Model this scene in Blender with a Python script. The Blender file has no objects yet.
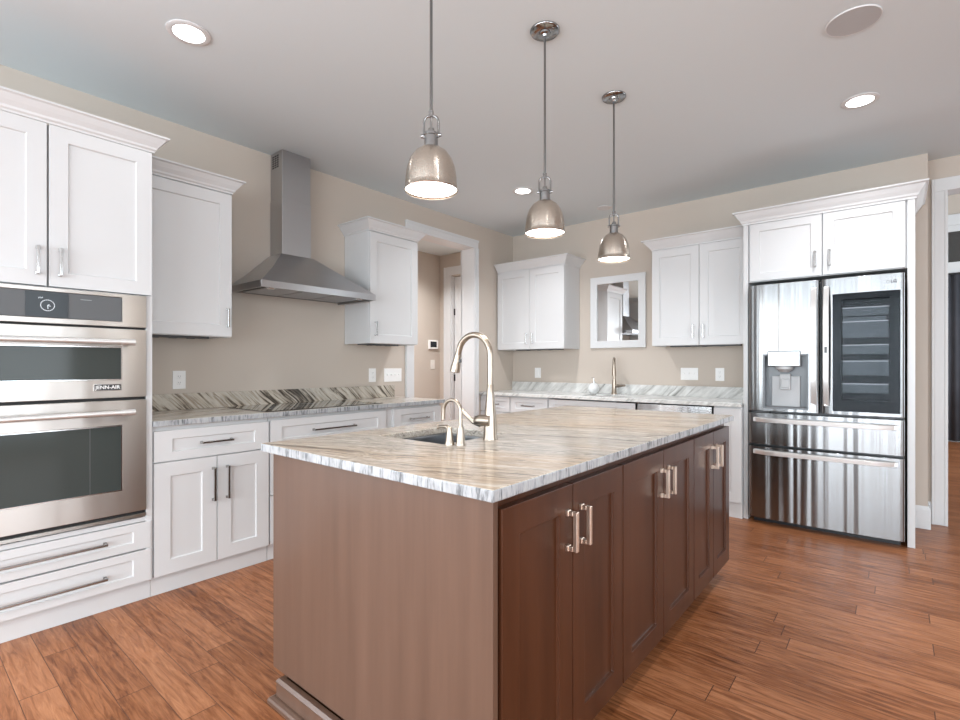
import bpy, bmesh, math, random
from mathutils import Vector, Matrix
random.seed(7)
S = bpy.context.scene
COL = S.collection
PI = math.pi

# ------------------------------------------------------------------ camera, world, light, exposure
H = 2.755                                     # kitchen ceiling
cam_d = bpy.data.cameras.new('camera'); cam = bpy.data.objects.new('camera', cam_d); COL.objects.link(cam)
cam.location = (3.5558, -4.9138, 1.2001)
cam.rotation_euler = (PI/2, 0, math.radians(39.6688))
cam_d.sensor_width = 36; cam_d.lens = 499.6856/960*36
cam_d.shift_y = 5.24/960
cam_d.clip_start = 0.02
S.camera = cam

W = bpy.data.worlds.new('sky'); S.world = W; W.use_nodes = True
bg = W.node_tree.nodes['Background']; bg.inputs[0].default_value = (0.80, 0.90, 1.0, 1); bg.inputs[1].default_value = 2.0

def area(name, loc, rot, sx, sy, power, col=(1, 1, 1), shape='RECTANGLE', spread=None):
    l = bpy.data.lights.new(name, 'AREA'); l.shape = shape; l.size = sx
    if shape in ('RECTANGLE', 'ELLIPSE'): l.size_y = sy
    l.energy = power; l.color = col
    if spread: l.spread = spread
    o = bpy.data.objects.new(name, l); COL.objects.link(o); o.location = loc; o.rotation_euler = rot
    return o
# daylight entering by the unseen windows behind the camera and at the right
SKY = (0.87, 0.96, 1.02)
for x0, x1 in ((0.3, 2.2), (2.4, 4.3), (4.5, 6.4)):
    area('daylight_rear', ((x0+x1)/2, -8.45, 1.30), (PI/2-.45, 0, 0), x1-x0, 2.4, 114, SKY)
area('daylight_left', (-.28, -6.6, 1.30), (PI/2-.45, 0, -PI/2), 2.0, 2.3, 75, SKY)
for y0, y1 in ((-7.4, -5.6), (-4.9, -3.1)):
    area('daylight_right', (6.95, (y0+y1)/2, 1.30), (PI/2-.45, 0, PI/2), y1-y0, 2.3, 58, SKY)
area('fill_next_room', (7.4, 3.2, 1.7), (PI/2, 0, PI/2), 3.0, 2.4, 110, SKY)  # lamp added to light the next room; no window stands there

S.view_settings.view_transform = 'Standard'
S.view_settings.look = 'None'
S.view_settings.gamma = 1.0
S.view_settings.use_curve_mapping = False
S.view_settings.exposure = 0.10
cy = S.cycles
cy.use_denoising = True
cy.max_bounces = 8; cy.diffuse_bounces = 5; cy.glossy_bounces = 4; cy.transmission_bounces = 4; cy.transparent_max_bounces = 8
cy.caustics_reflective = False; cy.caustics_refractive = False
cy.sample_clamp_indirect = 6.0
cy.blur_glossy = 0.3

# ------------------------------------------------------------------ materials
M = {}
def newmat(name):
    m = bpy.data.materials.new(name); m.use_nodes = True
    nt = m.node_tree; b = nt.nodes['Principled BSDF']
    M[name] = m
    return m, nt, b
def N(nt, typ, **kw):
    n = nt.nodes.new(typ)
    for k, v in kw.items(): setattr(n, k, v)
    return n
def plain(name, col, rough=0.5, metal=0.0, coat=0.0, spec=0.5, bump=None, var=0.0):
    m, nt, b = newmat(name)
    b.inputs['Base Color'].default_value = (*col, 1); b.inputs['Roughness'].default_value = rough
    b.inputs['Metallic'].default_value = metal; b.inputs['Coat Weight'].default_value = coat
    b.inputs['Specular IOR Level'].default_value = spec
    tc = N(nt, 'ShaderNodeTexCoord')
    if bump:
        sc, st = bump
        nz = N(nt, 'ShaderNodeTexNoise'); nz.inputs['Scale'].default_value = sc; nz.inputs['Detail'].default_value = 3
        nt.links.new(tc.outputs['Object'], nz.inputs['Vector'])
        bp = N(nt, 'ShaderNodeBump'); bp.inputs['Strength'].default_value = st; bp.inputs['Distance'].default_value = 0.002
        nt.links.new(nz.outputs['Fac'], bp.inputs['Height']); nt.links.new(bp.outputs['Normal'], b.inputs['Normal'])
    if var:
        nz = N(nt, 'ShaderNodeTexNoise'); nz.inputs['Scale'].default_value = 3.0
        nt.links.new(tc.outputs['Object'], nz.inputs['Vector'])
        mx = N(nt, 'ShaderNodeMix', data_type='RGBA')
        mx.inputs[6].default_value = (*[c*(1-var) for c in col], 1); mx.inputs[7].default_value = (*[min(1, c*(1+var)) for c in col], 1)
        nt.links.new(nz.outputs['Fac'], mx.inputs[0]); nt.links.new(mx.outputs[2], b.inputs['Base Color'])
    return m
def emit(name, col, strength):
    m, nt, b = newmat(name)
    b.inputs['Base Color'].default_value = (*col, 1)
    b.inputs['Emission Color'].default_value = (*col, 1); b.inputs['Emission Strength'].default_value = strength
    return m
def ramp(nt, stops):
    r = N(nt, 'ShaderNodeValToRGB'); e = r.color_ramp.elements
    while len(e) < len(stops): e.new(0.5)
    for k, (p, c) in enumerate(stops):
        e[k].position = p; e[k].color = (*c, 1)
    return r
def brushed(name, col, rough, mscale, strength, dist=0.004, rvar=0.06, aniso=0.0, det=1.5):
    """metal whose sheet is slightly uneven: noise stretched along one axis"""
    m, nt, b = newmat(name)
    b.inputs['Base Color'].default_value = (*col, 1); b.inputs['Metallic'].default_value = 1.0
    b.inputs['Anisotropic'].default_value = aniso
    if aniso:
        tg = N(nt, 'ShaderNodeTangent', direction_type='RADIAL', axis='Z'); nt.links.new(tg.outputs[0], b.inputs['Tangent']); b.inputs['Anisotropic Rotation'].default_value = .25
    tc = N(nt, 'ShaderNodeTexCoord'); mp = N(nt, 'ShaderNodeMapping'); mp.inputs['Scale'].default_value = mscale
    nt.links.new(tc.outputs['Object'], mp.inputs['Vector'])
    nz = N(nt, 'ShaderNodeTexNoise'); nz.inputs['Scale'].default_value = 1.0; nz.inputs['Detail'].default_value = det
    nt.links.new(mp.outputs['Vector'], nz.inputs['Vector'])
    bp = N(nt, 'ShaderNodeBump'); bp.inputs['Strength'].default_value = strength; bp.inputs['Distance'].default_value = dist
    nt.links.new(nz.outputs['Fac'], bp.inputs['Height']); nt.links.new(bp.outputs['Normal'], b.inputs['Normal'])
    mr = N(nt, 'ShaderNodeMapRange'); mr.inputs[3].default_value = rough-rvar; mr.inputs[4].default_value = rough+rvar
    nz2 = N(nt, 'ShaderNodeTexNoise'); nz2.inputs['Scale'].default_value = 40
    nt.links.new(mp.outputs['Vector'], nz2.inputs['Vector'])
    nt.links.new(nz2.outputs['Fac'], mr.inputs[0]); nt.links.new(mr.outputs[0], b.inputs['Roughness'])
    return m
def granite(name, rot, sc_along, sc_across, stops, warp=0.10, rough=0.16, stops2=None):
    m, nt, b = newmat(name)
    tc = N(nt, 'ShaderNodeTexCoord')
    rt = N(nt, 'ShaderNodeMapping'); rt.inputs['Rotation'].default_value = rot
    nt.links.new(tc.outputs['Object'], rt.inputs['Vector'])
    wn = N(nt, 'ShaderNodeTexNoise'); wn.inputs['Scale'].default_value = 1.7; wn.inputs['Detail'].default_value = 3
    nt.links.new(rt.outputs['Vector'], wn.inputs['Vector'])
    sb = N(nt, 'ShaderNodeVectorMath', operation='SUBTRACT'); sb.inputs[1].default_value = (.5, .5, .5)
    nt.links.new(wn.outputs['Color'], sb.inputs[0])
    sl = N(nt, 'ShaderNodeVectorMath', operation='SCALE'); sl.inputs['Scale'].default_value = warp
    nt.links.new(sb.outputs[0], sl.inputs[0])
    ad = N(nt, 'ShaderNodeVectorMath', operation='ADD'); nt.links.new(rt.outputs['Vector'], ad.inputs[0]); nt.links.new(sl.outputs[0], ad.inputs[1])
    def layer(ka, kb, det, seed):
        mp = N(nt, 'ShaderNodeMapping'); mp.inputs['Scale'].default_value = (ka, kb, kb); mp.inputs['Location'].default_value = (seed, seed*1.7, seed*.3)
        nt.links.new(ad.outputs[0], mp.inputs['Vector'])
        nz = N(nt, 'ShaderNodeTexNoise'); nz.inputs['Scale'].default_value = 1.0; nz.inputs['Detail'].default_value = det; nz.inputs['Roughness'].default_value = .62
        nt.links.new(mp.outputs['Vector'], nz.inputs['Vector'])
        return nz
    a = layer(sc_along, sc_across, 5, 0.0)
    c = layer(sc_along*1.6, sc_across*4.6, 4, 9.0)
    mx = N(nt, 'ShaderNodeMix', data_type='FLOAT'); mx.inputs[0].default_value = 0.50
    nt.links.new(a.outputs['Fac'], mx.inputs[2]); nt.links.new(c.outputs['Fac'], mx.inputs[3])
    r = ramp(nt, stops); nt.links.new(mx.outputs[0], r.inputs[0])
    if stops2:                                  # broad drifts of a second colour run through the stone
        rb = ramp(nt, stops2); nt.links.new(mx.outputs[0], rb.inputs[0])
        e = layer(.5, 1.6, 2, 5.0); re = ramp(nt, [(.40, (0, 0, 0)), (.58, (1, 1, 1))]); nt.links.new(e.outputs['Fac'], re.inputs[0])
        m2 = N(nt, 'ShaderNodeMix', data_type='RGBA'); nt.links.new(re.outputs[0], m2.inputs[0]); nt.links.new(r.outputs[0], m2.inputs[6]); nt.links.new(rb.outputs[0], m2.inputs[7])
        class _o: outputs = [m2.outputs[2]]
        r = _o
    d = layer(9, 26, 3, 4.0)                    # small crystal mottling
    r2 = ramp(nt, [(0.3, (.72, .72, .72)), (0.62, (.97, .97, .97))]); nt.links.new(d.outputs['Fac'], r2.inputs[0])
    mm = N(nt, 'ShaderNodeMix', data_type='RGBA', blend_type='MULTIPLY'); mm.inputs[0].default_value = .75
    nt.links.new(r.outputs[0], mm.inputs[6]); nt.links.new(r2.outputs[0], mm.inputs[7])
    nt.links.new(mm.outputs[2], b.inputs['Base Color'])
    b.inputs['Roughness'].default_value = rough
    b.inputs['Specular IOR Level'].default_value = 0.38
    return m
def wood(name, dark, light, rough, mscale, coat=0.0, spec=.5):
    m, nt, b = newmat(name)
    tc = N(nt, 'ShaderNodeTexCoord'); mp = N(nt, 'ShaderNodeMapping'); mp.inputs['Scale'].default_value = mscale
    nt.links.new(tc.outputs['Object'], mp.inputs['Vector'])
    nz = N(nt, 'ShaderNodeTexNoise'); nz.inputs['Scale'].default_value = 1; nz.inputs['Detail'].default_value = 6; nz.inputs['Roughness'].default_value = .6
    nt.links.new(mp.outputs['Vector'], nz.inputs['Vector'])
    r = ramp(nt, [(0.25, dark), (0.75, light)]); nt.links.new(nz.outputs['Fac'], r.inputs[0])
    nt.links.new(r.outputs[0], b.inputs['Base Color'])
    b.inputs['Roughness'].default_value = rough; b.inputs['Coat Weight'].default_value = coat; b.inputs['Coat Roughness'].default_value = .15; b.inputs['Specular IOR Level'].default_value = spec
    return m
def floor_mat():
    m, nt, b = newmat('hardwood')
    L = nt.links
    def math_(op, a=None, bb=None):
        n = N(nt, 'ShaderNodeMath', operation=op)
        for i, v in enumerate((a, bb)):
            if v is None: continue
            if isinstance(v, (int, float)): n.inputs[i].default_value = v
            else: L.new(v, n.inputs[i])
        return n.outputs[0]
    tc = N(nt, 'ShaderNodeTexCoord'); sp = N(nt, 'ShaderNodeSeparateXYZ'); L.new(tc.outputs['Object'], sp.inputs[0])
    RW, PL = 0.112, 1.15
    yr = math_('DIVIDE', sp.outputs[1], RW); row = math_('FLOOR', yr)
    w1 = N(nt, 'ShaderNodeTexWhiteNoise', noise_dimensions='1D'); L.new(row, w1.inputs['W'])
    xs = math_('ADD', math_('DIVIDE', sp.outputs[0], PL), math_('MULTIPLY', w1.outputs['Value'], 7.3))
    pl = math_('FLOOR', xs)
    cb = N(nt, 'ShaderNodeCombineXYZ'); L.new(row, cb.inputs[0]); L.new(pl, cb.inputs[1])
    w2 = N(nt, 'ShaderNodeTexWhiteNoise', noise_dimensions='2D'); L.new(cb.outputs[0], w2.inputs['Vector'])
    # grain: stretched noise shifted for every plank
    of = N(nt, 'ShaderNodeVectorMath', operation='SCALE'); L.new(w2.outputs['Color'], of.inputs[0]); of.inputs['Scale'].default_value = 20
    ad = N(nt, 'ShaderNodeVectorMath', operation='ADD'); L.new(tc.outputs['Object'], ad.inputs[0]); L.new(of.outputs[0], ad.inputs[1])
    mp = N(nt, 'ShaderNodeMapping'); mp.inputs['Scale'].default_value = (5.5, 58, 1); L.new(ad.outputs[0], mp.inputs['Vector'])
    g = N(nt, 'ShaderNodeTexNoise'); g.inputs['Scale'].default_value = 1; g.inputs['Detail'].default_value = 7; g.inputs['Roughness'].default_value = .65; g.inputs['Distortion'].default_value = .8
    L.new(mp.outputs[0], g.inputs['Vector'])
    fac = math_('ADD', math_('MULTIPLY', w2.outputs['Value'], .24), math_('MULTIPLY', math_('ADD', math_('MULTIPLY', g.outputs['Fac'], 1.9), -.45), .78))
    r = ramp(nt, FLOOR_STOPS); L.new(fac, r.inputs[0])
    # seams
    fy = math_('FRACT', yr); fx = math_('FRACT', xs)
    ey = math_('LESS_THAN', math_('MINIMUM', fy, math_('SUBTRACT', 1.0, fy)), .011)
    ex = math_('LESS_THAN', math_('MINIMUM', fx, math_('SUBTRACT', 1.0, fx)), .0016)
    seam = math_('MAXIMUM', ey, ex)
    mx = N(nt, 'ShaderNodeMix', data_type='RGBA'); L.new(seam, mx.inputs[0]); L.new(r.outputs[0], mx.inputs[6]); mx.inputs[7].default_value = (.10, .036, .017, 1)
    L.new(mx.outputs[2], b.inputs['Base Color'])
    mp2 = N(nt, 'ShaderNodeMapping'); mp2.inputs['Scale'].default_value = (5, 30, 1); L.new(ad.outputs[0], mp2.inputs['Vector'])
    h = N(nt, 'ShaderNodeTexNoise'); h.inputs['Scale'].default_value = 1; h.inputs['Detail'].default_value = 3; L.new(mp2.outputs[0], h.inputs['Vector'])
    hh = math_('SUBTRACT', h.outputs['Fac'], math_('MULTIPLY', seam, 1.2))
    bp = N(nt, 'ShaderNodeBump'); bp.inputs['Strength'].default_value = .5; bp.inputs['Distance'].default_value = .003
    L.new(hh, bp.inputs['Height']); L.new(bp.outputs[0], b.inputs['Normal'])
    mr = N(nt, 'ShaderNodeMapRange'); mr.inputs[3].default_value = .24; mr.inputs[4].default_value = .42; L.new(g.outputs['Fac'], mr.inputs[0]); L.new(mr.outputs[0], b.inputs['Roughness']); b.inputs['Specular IOR Level'].default_value = .25
FLOOR_STOPS = [(0.10, (.070, .020, .007)), (0.36, (.205, .070, .025)), (0.60, (.325, .128, .055)), (0.92, (.47, .21, .100))]

plain('wall_paint', (.545, .478, .415), .75, bump=(260, .06))
plain('ceiling_paint', (.68, .745, .775), .85, bump=(140, .10))
plain('white_trim', (.68, .685, .69), .38)
plain('white_cabinet', (.635, .64, .645), .33)
plain('cabinet_inside', (.55, .55, .55), .6)
plain('dark_gap', (.012, .012, .012), .6)
plain('black_plastic', (.02, .02, .022), .3)
plain('grey_plastic', (.11, .115, .12), .4, spec=.3)
plain('white_plastic', (.85, .85, .84), .3)
plain('light_almond', (.78, .75, .70), .35)
plain('cooktop_glass', (.01, .01, .01), .03, coat=.5)
plain('oven_glass', (.050, .058, .055), .08, spec=.22)
plain('display_glass', (.022, .026, .030), .10, spec=.2)
plain('mirror_glass', (.93, .93, .93), .01, metal=1)
plain('nickel', (.37, .315, .26), .30, metal=1)
plain('chrome', (.62, .62, .62), .14, metal=1)
plain('grey_chrome', (.33, .33, .33), .16, metal=1)
plain('satin_pull', (.36, .35, .34), .25, metal=1)
plain('satin_bar', (.74, .73, .72), .38, metal=.75)
plain('dark_steel', (.22, .22, .22), .3, metal=1)
plain('bronze_pull', (.80, .68, .58), .28, metal=1)
plain('dial_ink', (.75, .80, .85), .5)
plain('print_grey', (.35, .37, .38), .5)
plain('logo_ink', (.10, .10, .11), .4)
plain('curtain_cloth', (.055, .055, .065), .9, var=.4)
plain('speaker_mesh', (.46, .465, .475), .8, bump=(600, .3))
plain('glass_bottle', (.72, .73, .73), .06, coat=.6)
plain('shelf_plastic', (.20, .21, .215), .2, coat=.3)
plain('fridge_liner', (.05, .052, .055), .35)
plain('paddle_grey', (.40, .41, .42), .35)
plain('dispenser_grey', (.16, .175, .19), .3)
plain('rubber', (.03, .03, .03), .7)
brushed('stainless_fridge', (.28, .285, .29), .24, (17, 17, .30), .9, .012, 0, aniso=.8, det=.6)
brushed('stainless_oven', (.56, .53, .50), .34, (.6, 6, .6), .4, .008, aniso=.8)
brushed('stainless_hood', (.50, .50, .51), .28, (2.2, 2.2, .5), .35, .006, .0, aniso=.5)
brushed('stainless_sink', (.45, .46, .48), .3, (2, 2, 2), .02, .004, .02)
brushed('stainless_dishwasher', (.62, .62, .62), .24, (12, 12, .4), .5, .008, aniso=.8)
brushed('brushed_nickel', (.58, .51, .44), .27, (38, 38, .6), .5, .004, aniso=.6)
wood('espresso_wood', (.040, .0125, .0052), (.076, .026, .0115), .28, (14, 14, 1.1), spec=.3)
wood('espresso_glare', (.082, .044, .029), (.122, .068, .046), .36, (16, 16, .9), coat=.1)  # same island wood made paler: window glare put into the colour
G_STOPS = [(0.36, (.085, .06, .042)), (0.42, (.25, .18, .125)), (0.465, (.58, .47, .36)), (0.51, (.36, .27, .195)), (0.55, (.66, .575, .48)), (0.60, (.32, .255, .20)), (0.66, (.62, .55, .46))]
granite('island_granite', (0, 0, math.radians(-18)), .6, 12, G_STOPS, .14, stops2=[(0.36, (.06, .052, .046)), (0.42, (.19, .165, .145)), (0.465, (.56, .51, .45)), (0.51, (.29, .255, .22)), (0.55, (.64, .60, .54)), (0.60, (.24, .21, .185)), (0.66, (.60, .56, .50))])
B_STOPS = [(0.36, (.03, .028, .024)), (0.44, (.15, .125, .10)), (0.48, (.50, .44, .36)), (0.55, (.66, .62, .55)), (0.62, (.36, .29, .22)), (0.70, (.70, .67, .62))]
granite('left_granite', (0, 0, math.radians(70)), .8, 10, [(0.33, (.20, .18, .15)), (0.43, (.48, .42, .35)), (0.52, (.72, .68, .62)), (0.66, (.55, .52, .48))], .15)
granite('left_splash_granite', (math.radians(45), 0, math.radians(90)), 1.2, 12, B_STOPS, .10, .14)
W_STOPS = [(0.32, (.14, .14, .13)), (0.40, (.45, .45, .43)), (0.48, (.68, .68, .66)), (0.60, (.78, .78, .76)), (0.70, (.5, .49, .46))]
granite('back_granite', (0, math.radians(45), 0), 1.4, 9, W_STOPS, .12)
floor_mat()
emit('lamp_white', (1.0, .97, .92), 9.0)
emit('can_lamp', (1.0, .98, .95), 10.0)
m, nt, b = newmat('tinted_glass')
b.inputs['Base Color'].default_value = (.02, .02, .022, 1); b.inputs['Roughness'].default_value = .02
mixs = N(nt, 'ShaderNodeMixShader'); tr = N(nt, 'ShaderNodeBsdfTransparent'); tr.inputs[0].default_value = (.72, .74, .76, 1)
fr = N(nt, 'ShaderNodeFresnel'); fr.inputs[0].default_value = 1.5; nt.links.new(fr.outputs[0], mixs.inputs[0])
nt.links.new(tr.outputs[0], mixs.inputs[1]); nt.links.new(b.outputs[0], mixs.inputs[2]); nt.links.new(mixs.outputs[0], nt.nodes['Material Output'].inputs['Surface'])
m, nt, b = newmat('window_glass')
b.inputs['Base Color'].default_value = (.05, .055, .06, 1); b.inputs['Roughness'].default_value = .02
mixs = N(nt, 'ShaderNodeMixShader'); tr = N(nt, 'ShaderNodeBsdfTransparent'); mixs.inputs[0].default_value = .5
nt.links.new(tr.outputs[0], mixs.inputs[1]); nt.links.new(b.outputs[0], mixs.inputs[2]); nt.links.new(mixs.outputs[0], nt.nodes['Material Output'].inputs['Surface'])

# ------------------------------------------------------------------ mesh builder
def FX(u, v, w): return (w, u, v)             # a face that looks along +x
def FY(u, v, w): return (u, -w, v)            # a face that looks along -y
class MB:
    def __init__(s): s.bm = bmesh.new()
    def quadbox(s, P):
        vs = [s.bm.verts.new(p) for p in P]
        for f in ((0, 3, 2, 1), (4, 5, 6, 7), (0, 1, 5, 4), (1, 2, 6, 5), (2, 3, 7, 6), (3, 0, 4, 7)):
            s.bm.faces.new([vs[i] for i in f])
    def box(s, x0, x1, y0, y1, z0, z1):
        s.quadbox([(x0, y0, z0), (x1, y0, z0), (x1, y1, z0), (x0, y1, z0), (x0, y0, z1), (x1, y0, z1), (x1, y1, z1), (x0, y1, z1)]); return s
    def fbox(s, F, u0, u1, v0, v1, w0, w1):
        a = F(u0, v0, w0); b = F(u1, v1, w1)
        lo = [min(p, q) for p, q in zip(a, b)]; hi = [max(p, q) for p, q in zip(a, b)]
        return s.box(lo[0], hi[0], lo[1], hi[1], lo[2], hi[2])
    def door(s, F, u0, u1, v0, v1, w0, w1, ru, rv=None, rec=.009):
        """shaker door: flat rails and stiles round a sunk panel"""
        rv = rv or ru; bm = s.bm; cut = .0028
        def ring(a, b_, c, d, w): return [bm.verts.new(F(*p, w)) for p in ((a, c), (b_, c), (b_, d), (a, d))]
        back = ring(u0, u1, v0, v1, w0); r0 = ring(u0, u1, v0, v1, w1)
        r1 = ring(u0+ru, u1-ru, v0+rv, v1-rv, w1); r2 = ring(u0+ru+cut, u1-ru-cut, v0+rv+cut, v1-rv-cut, w1-rec)
        for A, B in ((back, r0), (r0, r1), (r1, r2)):
            for i in range(4): bm.faces.new((A[i], A[(i+1) % 4], B[(i+1) % 4], B[i]))
        bm.faces.new(r2); bm.faces.new(back[::-1]); return s
    def tube(s, pts, r, n=12, cap=True):
        pts = [Vector(p) for p in pts]; rs = r if isinstance(r, (list, tuple)) else [r]*len(pts)
        t = (pts[1]-pts[0]).normalized(); ref = Vector((0, 0, 1)) if abs(t.z) < .9 else Vector((1, 0, 0))
        nrm = t.cross(ref).normalized(); rings = []
        for i, p in enumerate(pts):
            if i == 0: tt = pts[1]-pts[0]
            elif i == len(pts)-1: tt = pts[-1]-pts[-2]
            else: tt = (pts[i+1]-pts[i]).normalized()+(pts[i]-pts[i-1]).normalized()
            tt.normalize(); nrm = (nrm-tt*nrm.dot(tt)).normalized(); bn = tt.cross(nrm)
            rings.append([s.bm.verts.new(p+nrm*math.cos(2*PI*k/n)*rs[i]+bn*math.sin(2*PI*k/n)*rs[i]) for k in range(n)])
        for A, B in zip(rings, rings[1:]):
            for k in range(n): s.bm.faces.new((A[k], A[(k+1) % n], B[(k+1) % n], B[k]))
        if cap: s.bm.faces.new(rings[0][::-1]); s.bm.faces.new(rings[-1])
        return s
    def lathe(s, c, prof, n=32, axis='z', closed=True):
        c = Vector(c); rings = []
        def pt(r, h, a):
            x, y = r*math.cos(a), r*math.sin(a)
            return c+Vector({'z': (x, y, h), 'x': (h, x, y), 'y': (x, h, y)}[axis])
        for r, h in prof:
            if r < 1e-6: rings.append([s.bm.verts.new(pt(0, h, 0))])
            else: rings.append([s.bm.verts.new(pt(r, h, 2*PI*k/n)) for k in range(n)])
        for A, B in zip(rings, rings[1:]):
            for k in range(n):
                k2 = (k+1) % n
                if len(A) == 1 and len(B) == 1: continue
                if len(A) == 1: s.bm.faces.new((A[0], B[k2], B[k]))
                elif len(B) == 1: s.bm.faces.new((A[k], A[k2], B[0]))
                else: s.bm.faces.new((A[k], A[k2], B[k2], B[k]))
        return s
    def sweep(s, path, prof):
        """moulding: profile (out, z) carried along an xy path, outward = right hand side of travel"""
        P = [Vector((p[0], p[1])) for p in path]; rings = []
        for i, p in enumerate(P):
            ns = []
            if i > 0: d = (p-P[i-1]).normalized(); ns.append(Vector((d.y, -d.x)))
            if i < len(P)-1: d = (P[i+1]-p).normalized(); ns.append(Vector((d.y, -d.x)))
            if len(ns) == 2: nn = ns[0]+ns[1]; nn = nn/nn.dot(ns[0])
            else: nn = ns[0]
            rings.append([s.bm.verts.new((p.x+nn.x*o, p.y+nn.y*o, z)) for o, z in prof])
        n = len(prof)
        for A, B in zip(rings, rings[1:]):
            for k in range(n): s.bm.faces.new((A[k], A[(k+1) % n], B[(k+1) % n], B[k]))
        s.bm.faces.new(rings[0][::-1]); s.bm.faces.new(rings[-1]); return s
    def prism(s, poly, axis, a0, a1):
        def p3(p, a): return {'x': (a, p[0], p[1]), 'y': (p[0], a, p[1]), 'z': (p[0], p[1], a)}[axis]
        A = [s.bm.verts.new(p3(p, a0)) for p in poly]; B = [s.bm.verts.new(p3(p, a1)) for p in poly]; n = len(poly)
        for k in range(n): s.bm.faces.new((A[k], A[(k+1) % n], B[(k+1) % n], B[k]))
        s.bm.faces.new(A[::-1]); s.bm.faces.new(B); return s
    def sheet(s, F, us, vs, wf, w0, hole=None):
        """solid panel with front depth wf(u) and an optional rectangular hole through it"""
        bm = s.bm; us = sorted(us); vs = sorted(vs); fr = {}; bk = {}
        for i, u in enumerate(us):
            for j, v in enumerate(vs):
                fr[i, j] = bm.verts.new(F(u, v, wf(u))); bk[i, j] = bm.verts.new(F(u, v, w0))
        def inh(i, j):
            if i < 0 or j < 0 or i >= len(us)-1 or j >= len(vs)-1: return True
            if not hole: return False
            a, b_, c, d = hole; u = (us[i]+us[i+1])/2; v = (vs[j]+vs[j+1])/2
            return a < u < b_ and c < v < d
        for i in range(len(us)-1):
            for j in range(len(vs)-1):
                if inh(i, j): continue
                bm.faces.new((fr[i, j], fr[i+1, j], fr[i+1, j+1], fr[i, j+1])); bm.faces.new((bk[i, j], bk[i, j+1], bk[i+1, j+1], bk[i+1, j]))
                if inh(i-1, j): bm.faces.new((fr[i, j], fr[i, j+1], bk[i, j+1], bk[i, j]))
                if inh(i+1, j): bm.faces.new((fr[i+1, j], bk[i+1, j], bk[i+1, j+1], fr[i+1, j+1]))
                if inh(i, j-1): bm.faces.new((fr[i, j], bk[i, j], bk[i+1, j], fr[i+1, j]))
                if inh(i, j+1): bm.faces.new((fr[i, j+1], fr[i+1, j+1], bk[i+1, j+1], bk[i, j+1]))
        return s
    def build(s, name, mat, parent=None, loc=None, bevel=0, smooth=None, seg=2):
        bm = s.bm
        for v in [v for v in bm.verts if not v.link_faces]: bm.verts.remove(v)
        bmesh.ops.recalc_face_normals(bm, faces=bm.faces[:])
        if loc is not None:
            for v in bm.verts: v.co -= Vector(loc)
        me = bpy.data.meshes.new(name); bm.to_mesh(me); bm.free()
        me.materials.append(M[mat])
        o = bpy.data.objects.new(name, me); COL.objects.link(o)
        if loc is not None: o.location = loc
        if smooth:
            for p in me.polygons: p.use_smooth = True
            me.set_sharp_from_angle(angle=math.radians(smooth))
        if bevel:
            bv = o.modifiers.new('bevel', 'BEVEL'); bv.width = bevel; bv.segments = seg; bv.limit_method = 'ANGLE'; bv.angle_limit = math.radians(40)
        if parent is not None:
            o.parent = parent
            if parent.type == 'EMPTY': o.matrix_parent_inverse = Matrix.Translation(-Vector(parent.location))
        return o
def tag(o, label, cat, group=None):
    o['label'] = label; o['category'] = cat
    if group: o['group'] = group
    return o
def thing(name, label, cat, loc, group=None):
    o = bpy.data.objects.new(name, None); COL.objects.link(o); o.location = loc; o.empty_display_size = .1
    return tag(o, label, cat, group)
def struct(o): o['kind'] = 'structure'; return o
def dup(root, delta, label):
    r = root.copy(); COL.objects.link(r); r.location = Vector(root.location)+Vector(delta); r['label'] = label
    for ch in list(root.children):
        c = ch.copy(); COL.objects.link(c); c.parent = r; c.matrix_parent_inverse = ch.matrix_parent_inverse.copy()
        for g in ch.children:
            d = g.copy(); COL.objects.link(d); d.parent = c; d.matrix_parent_inverse = g.matrix_parent_inverse.copy()
    return r
def text(name, body, size, F, u, v, w, mat, parent, bold=0.0, align='CENTER'):
    cu = bpy.data.curves.new(name, 'FONT'); cu.body = body; cu.size = size; cu.align_x = align; cu.align_y = 'CENTER'; cu.extrude = .0004; cu.offset = bold
    to = bpy.data.objects.new(name, cu); COL.objects.link(to)
    dg = bpy.context.evaluated_depsgraph_get(); me = bpy.data.meshes.new_from_object(to.evaluated_get(dg))
    bpy.data.objects.remove(to)
    for vt in me.vertices: vt.co = Vector(F(u+vt.co.x, v+vt.co.y, w+vt.co.z))
    me.materials.clear(); me.materials.append(M[mat])
    o = bpy.data.objects.new(name, me); COL.objects.link(o); o.parent = parent
    if parent.type == 'EMPTY': o.matrix_parent_inverse = Matrix.Translation(-Vector(parent.location))
    return o
def handle(F, u, v, length, vert, w, parent, mat='satin_pull', proj=.034, th=.011):
    """squared bow pull with two flared feet"""
    mb = MB(); h = length/2
    def bx(a0, a1, b0, b1, w0, w1):
        if vert: mb.fbox(F, u+b0, u+b1, v+a0, v+a1, w0, w1)
        else: mb.fbox(F, u+a0, u+a1, v+b0, v+b1, w0, w1)
    bx(-h, h, -th/2, th/2, w+proj-th, w+proj)
    for sgn in (-1, 1):
        a = sgn*(h-th/2)
        bx(a-th/2, a+th/2, -th/2, th/2, w, w+proj-th)
        bx(a-th*.62, a+th*.62, -th*.66, th*.66, w, w+.010)
    return mb.build('handle', mat, parent, bevel=.0015)
def crown(z0, z1, out):
    k = z1-z0
    return [(0, z0), (.007, z0), (.008, z0+.12*k), (.016, z0+.20*k), (.30*out, z0+.32*k), (.55*out, z0+.55*k), (.80*out, z0+.84*k), (.86*out, z0+.86*k), (out, z0+.90*k), (out, z1), (0, z1)]

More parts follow.
